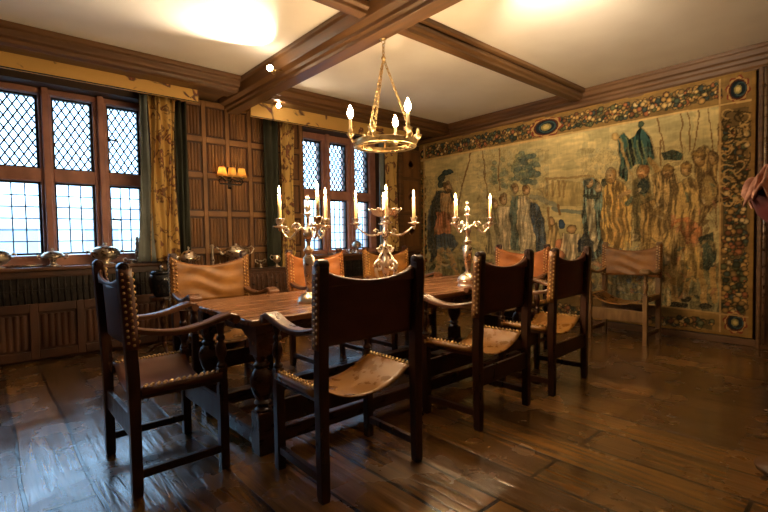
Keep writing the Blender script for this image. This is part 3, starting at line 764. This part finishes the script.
# ------------------------------------------------------------------ table
TX0, TX1, TY0, TY1 = 1.05, 3.92, 2.25, 3.30
t = thing('refectory_table', 'long dark oak refectory table with polished top and bulbous legs', 'table', ((TX0+TX1)/2, (TY0+TY1)/2, 0))
ox, oy = t.location.x, t.location.y
hX, hY = (TX1-TX0)/2, (TY1-TY0)/2
MB().box(-hX, hX, -hY, hY, .745, .78).build('tabletop', M['tabletop'], t, bevel=.008)
for sx in (-1, 1):
    for sy in (-1, 1):
        cx, cy = sx*(hX-.115), sy*(hY-.125)
        m = MB().box(cx-.05, cx+.05, cy-.05, cy+.05, 0, .24).box(cx-.05, cx+.05, cy-.05, cy+.05, .56, .745)
        m.lathe([(.045,.24),(.05,.25),(.032,.262),(.032,.275),(.048,.285),(.048,.295),(.034,.305),(.052,.34),(.066,.39),(.068,.43),(.056,.465),(.036,.485),(.046,.495),(.046,.508),(.030,.52),(.040,.54),(.048,.56)], (cx, cy, 0), 18)
        m.build('leg', M['tablewood'], t, bevel=.006)
def apron(p, q, n):
    # scalloped board between p and q
    L = (Vector(q)-Vector(p)).length; d = (Vector(q)-Vector(p)).normalized(); nn = d.cross(Vector((0,0,1)))
    pts = [(0,.745),(0,.56)]
    K = 40
    for i in range(1, K):
        s = i/K*L; e = min(s, L-s)
        z = .56+.10*min(1, e/.16)**.6 if e < .16 else .66 + .01*abs(math.sin(s*9))
        pts.append((s, z))
    pts += [(L,.56),(L,.745)]
    f = lambda k: (lambda s, z: tuple(Vector(p)+d*s+nn*k*.012+Vector((0,0,z))))
    # build as vertical strips so the concave outline stays clean
    vs = []; fs = []
    up = [(s, .745) for s, z in pts[1:-1]]; lo = pts[1:-1]; n_ = len(lo)
    for k in (-1, 1):
        vs += [f(k)(*a) for a in up] + [f(k)(*a) for a in lo]
    for i in range(n_-1):
        fs += [(i, i+1, n_+i+1, n_+i), (2*n_+i, 3*n_+i, 3*n_+i+1, 2*n_+i+1), (n_+i, n_+i+1, 3*n_+i+1, 3*n_+i), (i, 2*n_+i, 2*n_+i+1, i+1)]
    return MB().add(vs, fs).build('apron', M['tablewood'], t)
aX, aY = hX-.115, hY-.125
apron((-aX+.05,-aY,0), (aX-.05,-aY,0), 1); apron((-aX+.05,aY,0), (aX-.05,aY,0), 1)
apron((-aX,-aY+.05,0), (-aX,aY-.05,0), 1); apron((aX,-aY+.05,0), (aX,aY-.05,0), 1)
for sy in (-1, 1):
    MB().box(-aX+.05, aX-.05, sy*aY-.045, sy*aY+.045, .04, .125).build('stretcher', M['tablewood'], t, bevel=.008)
for sx in (-1, 1):
    MB().box(sx*aX-.045, sx*aX+.045, -aY+.05, aY-.05, .04, .125).build('stretcher', M['tablewood'], t, bevel=.008)

# ------------------------------------------------------------------ lights on things
def point(name, loc, w, col=(1,.66,.32), r=.02, parent=None):
    l = bpy.data.lights.new(name, 'POINT'); l.energy = w; l.color = col; l.shadow_soft_size = r
    o = bpy.data.objects.new(name, l); C.objects.link(o); o.location = loc
    if parent: o.parent = parent
    return o
def candle_at(root, x, y, z, h, tilt=0, k=1.0):
    MB().lathe([(.0125*k,0),(.0118*k,h*.5),(.0105*k,h-.004),(.005,h)], (x, y, z), 12).build('candle', M['candle'], root)
    f = MB().lathe([(.0005,0),(.0065,.008),(.0085,.018),(.0055,.033),(.0006,.052)], (x, y, z+h+.003), 8).build('flame', M['flame'], root)
    point('candle_light', (x, y, z+h+.03), CW, (1,.68,.36), .03, root)
CW = 9
def scroll(mb, cx, cy, cz, dirv, r, turns=1.3, w=.008, sgn=1):
    pts = []
    for i in range(22):
        t = i/21; a = sgn*turns*2*PI*t; rr = r*(1-.75*t)
        pts.append((cx+dirv[0]*rr*math.cos(a), cy+dirv[1]*rr*math.cos(a), cz+rr*math.sin(a)))
    mb.tube(pts, [w*(1-.4*i/21) for i in range(22)], 6)
def candelabra(loc, rz, label, hh=.17, plinth=0):
    t = thing('candelabra', label, 'candelabra', loc, rz, None)
    if plinth:
        MB().lathe([(.088,0),(.09,.01),(.082,.018),(.080,plinth-.02),(.088,plinth-.01),(.086,plinth),(.05,plinth+.01)], n=24).build('plinth', M['silver'], t)
    MB().lathe([(.088,0),(.088,.012),(.080,.02),(.080,.03),(.066,.038),(.058,.05),(.040,.058),(.030,.07)], n=24).build('base', M['silver'], t)
    MB().lathe([(.026,.07),(.018,.085),(.018,.10),(.026,.12),(.034,.20),(.038,.24),(.040,.30),(.026,.315),(.022,.33),(.036,.345),(.036,.355),(.018,.37),(.014,.40),(.022,.43),(.032,.445),(.034,.47),(.018,.49),(.012,.52),(.010,.57),(.018,.585),(.034,.59),(.012,.60),(.014,.612),(.022,.63),(.022,.65),(.010,.665),(.006,.685),(.014,.695),(.010,.71),(.001,.725)], n=18).build('stem', M['silver'], t)
    for k in range(3):
        a = 2*PI*k/3+PI/2; d = (math.cos(a), math.sin(a)); R = .19
        m = MB(); pts = []
        for i in range(19):
            s = i/18; rr = .015+(R-.015)*s; z = .47+.04*math.sin(PI*2*s+.3)*(1-.2*s)-.02*math.sin(PI*s)+.03*s*s
            pts.append((d[0]*rr, d[1]*rr, z))
        m.tube(pts, [.010-.003*i/18 for i in range(19)], 8)
        scroll(m, d[0]*.075, d[1]*.075, .505, d, .032, 1.4, .007)
        scroll(m, d[0]*.150, d[1]*.150, .485, d, .026, 1.3, .006, -1)
        m.build('arm', M['silver'], t)
        c = (d[0]*R, d[1]*R, .50)
        MB().lathe([(.006,-.02),(.012,-.012),(.010,0),(.048,.010),(.050,.016),(.020,.018),(.016,.024),(.024,.034),(.027,.055),(.033,.062),(.031,.066),(.014,.066)], c, 14).build('candle_cup', M['silver'], t)
        candle_at(t, c[0], c[1], c[2]+.062, hh)
    if plinth:
        for ch in kids(t):
            if not ch.name.startswith('plinth'):
                if ch.type == 'MESH': ch.scale = (1,1,.93); ch.location.z = plinth
                else: ch.location.z = ch.location.z*.93+plinth
    return t
candelabra((1.655, 2.635, .78), math.radians(47), 'tall silver three-armed candelabra on the near left part of the table')
candelabra((3.10, 2.43, .78), math.radians(-141.5), 'three-armed silver candelabra on the far right part of the table', .16, .055)
# central epergne with four candles and an openwork dish
t = thing('epergne', 'ornate silver centrepiece with four candle arms and a scalloped dish on top', 'epergne', (2.46, 2.76, .78), math.radians(-41.5))
MB().lathe([(.13,0),(.13,.012),(.11,.02),(.10,.035),(.05,.05),(.03,.07)], n=24).build('base', M['silver'], t)
m = MB()
for k in range(4):
    a = PI/4+k*PI/2; d = (math.cos(a), math.sin(a))
    scroll(m, d[0]*.075, d[1]*.075, .20, d, .052, 1.3, .012)
    scroll(m, d[0]*.055, d[1]*.055, .345, d, .036, 1.2, .009, -1)
    m.tube([(d[0]*.03,d[1]*.03,.05),(d[0]*.10,d[1]*.10,.10),(d[0]*.12,d[1]*.12,.20),(d[0]*.07,d[1]*.07,.27),(d[0]*.04,d[1]*.04,.32)], [.012,.014,.012,.010,.008], 8)
m.build('scroll_foot', M['silver'], t)
MB().lathe([(.028,.05),(.02,.12),(.03,.16),(.045,.21),(.03,.26),(.02,.29),(.034,.32),(.024,.37),(.014,.40),(.024,.43),(.032,.46),(.020,.50),(.016,.55),(.028,.58),(.016,.60)], n=18).build('stem', M['silver'], t)
m = MB(); K = 48; vs = []
prof = [(.02,.595),(.06,.60),(.10,.62),(.127,.648),(.132,.655)]
def dish(u, v):
    i = v*(len(prof)-1); j = min(int(i), len(prof)-2); q = i-j; r_ = prof[j][0]*(1-q)+prof[j+1][0]*q; z = prof[j][1]*(1-q)+prof[j+1][1]*q
    return (r_*math.cos(2*PI*u)*(1+.04*v*math.sin(u*2*PI*12)), r_*math.sin(2*PI*u)*(1+.04*v*math.sin(u*2*PI*12)), z+.008*v*math.sin(u*2*PI*12))
MB().grid(dish, 96, 6).build('dish', M['silver'], t, thick=.004)
for k in range(4):
    a = k*PI/2+.06; d = (math.cos(a), math.sin(a)); R = .235 if k % 2 == 0 else .17
    pts = [(d[0]*(.02+(R-.02)*s), d[1]*(.02+(R-.02)*s), .47-.035*math.sin(PI*s)+.055*s*s) for s in arc(0,1,14)]
    m = MB().tube(pts, [.010-.003*i/14 for i in range(15)], 8); scroll(m, d[0]*.07, d[1]*.07, .475, d, .022, 1.2, .006)
    m.build('arm', M['silver'], t)
    c = (d[0]*R, d[1]*R, .53)
    MB().lathe([(.006,-.04),(.012,-.012),(.010,0),(.046,.010),(.048,.016),(.018,.018),(.016,.024),(.023,.034),(.026,.05),(.032,.056),(.014,.056)], c, 14).build('candle_cup', M['silver'], t)
    candle_at(t, c[0], c[1], c[2]+.052, .175 if k != 3 else .20)

# ------------------------------------------------------------------ chandelier
CX_, CY_ = 2.58, 2.88
t = thing('chandelier', 'brass hoop chandelier with six electric candles hanging on chains from the main beam', 'chandelier', (CX_, CY_, 1.96))
th0 = math.atan2(cf_.y, cf_.x)      # hoop orientation about the vertical
def hp(deg, r=.27): a = th0-math.radians(deg); return r*math.cos(a), r*math.sin(a)
m = MB().lathe([(.225,.012),(.252,.006),(.262,.006),(.266,.014),(.262,.028),(.262,.044),(.267,.054),(.254,.058),(.252,.032),(.225,.024),(.225,.012)], n=56)
m.build('hoop', M['brass'], t)
m = MB()
for k in range(3):
    a = th0+k*PI/3; m.bar((-.25*math.cos(a), -.25*math.sin(a), .052), (.25*math.cos(a), .25*math.sin(a), .052), .014, .006)
m.build('cross_bar', M['brass'], t)
for k in range(6):
    dg = 20+60*k; x, y = hp(dg, .287); x0_, y0_ = hp(dg, .255)
    MB().tube([(x0_,y0_,.05),((x0_+x)/2,(y0_+y)/2,.045),(x,y,.08)], .008, 8).lathe([(.006,.07),(.02,.085),(.034,.105),(.036,.115),(.016,.115),(.016,.14),(.020,.15)], (x,y,0), 14).build('candle_cup', M['brass'], t)
    lit = k in (0, 2, 4); hs = .235 if lit else .165
    MB().lathe([(.013,.115),(.013,hs),(.010,hs+.005)], (x,y,0), 12).build('sleeve', M['candle'], t)
    if not lit: continue
    MB().lathe([(.010,.24),(.022,.256),(.027,.278),(.020,.308),(.008,.335),(.001,.350)], (x,y,0), 12).build('bulb', M['bulb'] if lit else M['bulboff'], t)
    if lit: point('bulb_light', (x, y, .29), 460, (1,.78,.50), .02, t)
# chains
def chain(mb, p, q, step=.030, r=.010):
    p = Vector(p); q = Vector(q); n = max(2, int((q-p).length/step)); d = (q-p).normalized()
    a = d.cross(Vector((0,1,.1))).normalized(); b = d.cross(a)
    for i in range(n):
        c = p+(q-p)*((i+.5)/n); s = a if i % 2 else b; pts = []
        for j in range(9):
            an = 2*PI*j/8; pts.append(c + d*math.cos(an)*step*.72 + s*math.sin(an)*r)
        mb.tube(pts, .0035, 5, caps=False)
for dg in (80, 200, 320):
    x, y = hp(dg, .257); m = MB(); chain(m, (x, y, .06), (0, 0, .74)); m.build('chain', M['brass'], t)
m = MB(); chain(m, (0,0,.74), (0,0,.86)); m.ball((0,0,.742), .02).build('chain', M['brass'], t)
MB().tube([(0,0,.86),(.016,0,.868),(.018,0,.885),(0,0,.895),(-.018,0,.885),(-.016,0,.868)], .005, 6).lathe([(.03,.9),(.026,.893),(.008,.888)], n=14).build('hook', M['brass'], t)

# spot lamps on the beam
def spotlamp(loc, dirv, label, watts, size, faces=(0,0,0)):
    t = thing('spot_lamp', label, 'lamp', loc, 0, None)
    d = Vector(dirv).normalized(); p = Vector((0,0,0))
    MB().tube([p-d*.05, p-d*.01, p+d*.015], [.018,.024,.028], 14).tube([(0,0,0),(faces[0],faces[1],faces[2])], .007, 8).build('housing', M['brass'], t)
    MB().ball(tuple(d*.030), .028, 10).build('bulb', M['spotglow'], t)
    l = bpy.data.lights.new('spot', 'SPOT'); l.energy = watts; l.color = (1,.82,.60); l.spot_size = math.radians(size); l.spot_blend = .8; l.shadow_soft_size = .03
    o = bpy.data.objects.new('spot', l); C.objects.link(o); o.parent = t; o.location = d*.05
    o.rotation_euler = d.to_track_quat('-Z', 'Y').to_euler()
    return t
spotlamp((2.24, 4.17, 2.895), (-.80,-.38,.42), 'small spot lamp fixed on the left side of the main ceiling beam', 310, 95, (.11,0,.02))
spotlamp((2.86, 5.22, 2.90), (.35,-.6,-.25), 'small spot lamp under the window cornice right of the main beam', 30, 120, (0,.02,.045))
spotlamp((2.86, 1.55, 2.95), (.85,.30,.42), 'small spot lamp on the right side of the main beam near the camera', 310, 95, (-.13,0,.02))

# ------------------------------------------------------------------ wall sconce
t = thing('wall_sconce', 'black iron wall sconce with three small amber shades on the linenfold panelling', 'wall light', (2.46, 5.79, 2.0))
MB().box(-.025,.025,0,.012,-.12,.16).box(-.14,.14,-.05,-.035,-.075,-.055).tube([(-.14,-.045,-.065),(-.16,-.06,-.02),(-.13,-.09,.0)], .007, 8).tube([(.14,-.045,-.065),(.16,-.06,-.02),(.13,-.09,.0)], .007, 8).tube([(0,0,.0),(0,-.04,-.03),(0,-.07,.0)], .008, 8).ball((0,-.03,-.11), .02).build('bracket', M['iron'], t)
MB().tube([(-.15,-.09,.02),(-.08,-.085,-.03),(0,-.07,0),(.08,-.085,-.03),(.15,-.09,.02)], .008, 8).bar((-.17,-.08,.02), (.17,-.08,.02), .012, .01).build('arm', M['iron'], t)
for x in (-.13, 0, .13):
    s = MB().lathe([(.064,.022),(.038,.140)], (x,-.09,0), 18, cap=False).build('lamp_shade', M['shade'], t, thick=.003)
    MB().lathe([(.012,.02),(.010,.08),(.001,.085)], (x,-.09,0), 10).build('candle_sleeve', M['candle'], t)
    point('shade_light', (x,-.09,.095), 1.0, (1,.72,.40), .01, t)

# ------------------------------------------------------------------ silverware
def tureen(loc, r, h, label, sx=1.25, foot=.35, rz=0, lid=True, tall=False, name='tureen', mat='silver'):
    t = thing(name, label, name.replace('_', ' '), loc, rz)
    f = foot*h
    z = h*.56
    body = [(r*.62,0),(r*.65,.006),(r*.34,.016),(r*.26,max(.018,f*.6)),(r*.36,max(.02,f)),(r*.72,f+(z-f)*.22),(r*.93,f+(z-f)*.5),(r*.99,f+(z-f)*.75),(r*.96,z-.008),(r*1.06,z)]
    MB().lathe(body, n=24, sx=sx).build('bowl', M[mat], t)
    if lid:
        q = h-z
        MB().lathe([(r*1.05,z),(r*1.04,z+.005),(r*.97,z+.008),(r*.93,z+q*.2),(r*.80,z+q*.38),(r*.55,z+q*.54),(r*.25,z+q*.62),(r*.10,z+q*.66),(r*.07,z+q*.74),(r*.16,z+q*.84),(r*.12,z+q*.93),(r*.02,h)], n=24, sx=sx).build('lid', M[mat], t)
    for s in (-1, 1):
        MB().tube([(s*r*sx*.92,0,z-.035),(s*(r*sx+.03),0,z-.02),(s*(r*sx+.035),0,z+.012),(s*(r*sx+.01),0,z+.015),(s*r*sx*.96,0,z)], .006, 8).build('handle', M[mat], t)
    return t
ZSL = .97
tureen((.10, 5.90, ZSL), .108, .23, 'large oval silver tureen on the sill at the far left edge', 1.25, .12)
tureen((.57, 5.90, ZSL), .092, .19, 'footed silver bowl with lid and two handles on the left sill', 1.1, .42, rz=.1)
tureen((1.05, 5.90, ZSL), .118, .24, 'big domed silver tureen on the sill behind the left end chair', 1.25, .15, rz=-.15)
tureen((1.30, 5.84, ZSL), .045, .075, 'small silver dish on the sill beside the curtain', 1.2, .2, lid=False, name='dish')
t = thing('figurine', 'pale figure ornament on the sill against the curtain edge', 'ornament', (1.385, 5.94, ZSL))
MB().lathe([(.035,0),(.035,.02),(.018,.03),(.026,.08),(.030,.14),(.016,.19),(.028,.22),(.012,.25),(.020,.275),(.012,.30),(.001,.305)], n=14).build('body', M['silver'], t)
# shallow trays lying in the windows
for x, lb in ((.345, 'shallow silver tray leaning low between tureen and footed bowl on the left sill'), (4.22, 'flat silver tray lying on the far window sill left of the small pot')):
    t = thing('tray', lb, 'tray', (x, 5.93, ZSL)); MB().lathe([(.10,0),(.12,.012),(.128,.02),(.118,.016),(.001,.012)], n=24, sx=1.1, sy=.7).build('dish', M['silver'], t)
tureen((4.60, 5.86, ZSL), .075, .24, 'silver urn with handles on the far window sill', 1.0, .35, name='urn')
tureen((4.44, 5.83, ZSL), .04, .09, 'small silver pot beside the urn on the far window sill', 1.0, .2, name='pot')

# sideboard below the panelling
SB = (1.70, 3.02, 5.30, 5.60)
t = thing('sideboard', 'low dark carved oak sideboard against the linenfold wall crowded with silverware', 'sideboard', ((SB[0]+SB[1])/2, (SB[2]+SB[3])/2, 0))
hw, hd_ = (SB[1]-SB[0])/2, (SB[3]-SB[2])/2
MB().box(-hw, hw, -hd_, hd_, .82, .85).build('top', M['seatoak'], t, bevel=.006)
MB().box(-hw+.02, hw-.02, -hd_+.02, hd_-.01, .50, .82).build('body', M['basket'], t)
for i in range(4):
    a = -hw+.03+i*(2*hw-.06)/4; b = a+(2*hw-.06)/4
    m = MB().box(a+.01, b-.01, -hd_+.005, -hd_+.02, .52, .80)
    for q in range(5): m.lathe([(.012,.55),(.02,.62),(.012,.68),(.02,.74),(.010,.78)], (a+.04+q*(b-a-.08)/4, -hd_+.004, 0), 8)
    d_ = m.build('drawer', M['basket'], t)
    MB().ball(((a+b)/2, -hd_-.016, .66), .014).build('knob', M['iron'], d_)
for x in (-hw+.05, hw-.05):
    for y in (-hd_+.05, hd_-.05):
        MB().box(x-.03,x+.03,y-.03,y+.03,.42,.50).lathe([(.03,.04),(.02,.08),(.04,.2),(.03,.3),(.02,.36),(.03,.42)], (x,y,0), 12).box(x-.03,x+.03,y-.03,y+.03,0,.04).build('leg', M['basket'], t)
ZB = .85
tureen((1.80, 5.44, ZB), .085, .30, 'tall silver tureen on the sideboard behind the amber chair left corner', 1.1, .42)
t = thing('candlestick', 'short silver candlestick on the sideboard left of the teapot', 'candlestick', (2.08, 5.45, ZB))
MB().lathe([(.04,0),(.04,.01),(.02,.03),(.014,.08),(.022,.12),(.012,.18),(.016,.26),(.024,.29),(.024,.31),(.010,.315)], n=14).build('body', M['silver'], t)
t = thing('teapot', 'oval silver teapot with spout on the sideboard behind the amber chair', 'teapot', (2.38, 5.45, ZB))
MB().lathe([(.06,0),(.06,.01),(.04,.10),(.07,.14),(.12,.19),(.13,.23),(.10,.27),(.04,.29),(.012,.295),(.018,.31),(.002,.325)], n=20, sx=1.3).build('body', M['silver'], t)
MB().tube([(-.13,0,.19),(-.19,0,.20),(-.22,0,.25),(-.25,0,.28)], [.022,.016,.011,.009], 10).build('spout', M['silver'], t)
MB().tube([(.15,0,.26),(.20,0,.29),(.23,0,.25),(.20,0,.20),(.15,0,.18)], .008, 8).build('handle', M['silver'], t)
tureen((2.70, 5.45, ZB), .040, .17, 'small silver goblet on the sideboard right end left of the cream jug', 1.0, .5, lid=False, name='goblet')
t = thing('cream_jug', 'small silver jug with curved handle at the right end of the sideboard', 'jug', (2.93, 5.45, ZB))
MB().lathe([(.04,0),(.04,.008),(.015,.02),(.014,.05),(.045,.08),(.055,.11),(.042,.14),(.045,.155),(.041,.155),(.036,.135),(.001,.09)], n=18).build('body', M['silver'], t)
MB().tube([(-.04,0,.14),(-.08,0,.16),(-.10,0,.13),(-.075,0,.10),(-.045,0,.09)], .005, 8).build('handle', M['silver'], t)

# black pot on a stand between sill and sideboard
t = thing('plant_stand', 'dark turned wooden stand under a black lidded pot near the curtain', 'stand', (1.46, 5.28, 0))
MB().lathe([(.12,.58),(.13,.60),(.13,.615),(.02,.615)], n=20).build('top', M['chairwood'], t)
MB().lathe([(.02,.06),(.03,.15),(.018,.22),(.035,.34),(.02,.45),(.03,.58)], n=14).build('column', M['chairwood'], t)
for k in range(3):
    a = k*2*PI/3+.4; MB().tube([(0,0,.12),(.09*math.cos(a),.09*math.sin(a),.08),(.16*math.cos(a),.16*math.sin(a),.014)], [.02,.016,.014], 8).build('foot', M['chairwood'], t)
t = thing('lidded_pot', 'black round lidded pot with small silver finial behind the left end chair', 'pot', (1.46, 5.28, .615))
MB().lathe([(.07,0),(.08,.01),(.12,.08),(.135,.16),(.13,.22),(.11,.25)], n=24).build('body', M['pewter'], t)
l_ = MB().lathe([(.118,.25),(.12,.262),(.08,.285),(.02,.295)], n=24).build('lid', M['pewter'], t)
MB().lathe([(.018,.295),(.012,.305),(.022,.32),(.012,.335),(.001,.34)], n=14).build('finial', M['silver'], l_)

# ------------------------------------------------------------------ lamp with ruffled shade at the right edge
t = thing('floor_lamp', 'unlit lamp with dark red shade under a ruffled dusty pink top at the right edge', 'lamp', (2.98, .34, 0))
MB().lathe([(.14,0),(.14,.02),(.05,.04),(.02,.06),(.015,.3),(.022,.33),(.014,.36),(.014,1.2),(.02,1.22),(.012,1.26)], n=18).build('stand', M['beam'], t)
MB().lathe([(.03,1.21),(.09,1.235),(.14,1.29),(.165,1.36),(.15,1.42)], n=32, cap=False).build('lamp_shade', M['velvet'], t, thick=.006)
def ruf(u, v):
    a = 2*PI*u; k = math.sin(u*2*PI*13+v*3)*.5+math.sin(u*2*PI*21+v*7+1)*.3+math.sin(u*2*PI*5+2)*.3
    r_ = .19*(1-.75*v**1.5)*(1+.16*k*(1-.6*v))
    return (r_*math.cos(a), r_*math.sin(a), 1.37+.17*v**.8+.030*math.sin(u*2*PI*17+1+v*4)+.02*math.sin(u*2*PI*8+v*11))
MB().grid(ruf, 200, 18).build('ruffle', M['pink'], t, thick=.006)

# ------------------------------------------------------------------ daylight and rendering
w = bpy.data.worlds.new('daylight'); bpy.context.scene.world = w; w.use_nodes = True
bg = w.node_tree.nodes['Background']; bg.inputs[0].default_value = (.42,.70,1,1); bg.inputs[1].default_value = 4.3
for x0, x1, z in ((-1.6,1.57,1.95),(3.62,5.2,1.9)):
    l = bpy.data.lights.new('daylight_portal', 'AREA'); l.shape = 'RECTANGLE'; l.size = x1-x0; l.size_y = 1.9; l.cycles.is_portal = True
    o = bpy.data.objects.new('daylight_portal', l); C.objects.link(o); o.location = ((x0+x1)/2, 6.32, z); o.rotation_euler = (-PI/2, 0, 0)
sc = bpy.context.scene
sc.view_settings.view_transform = 'Standard'; sc.view_settings.look = 'None'; sc.view_settings.exposure = .78; sc.view_settings.gamma = 1
sc.view_settings.use_curve_mapping = False
sc.cycles.use_denoising = True
sc.cycles.max_bounces = 6
sc.cycles.sample_clamp_indirect = 6
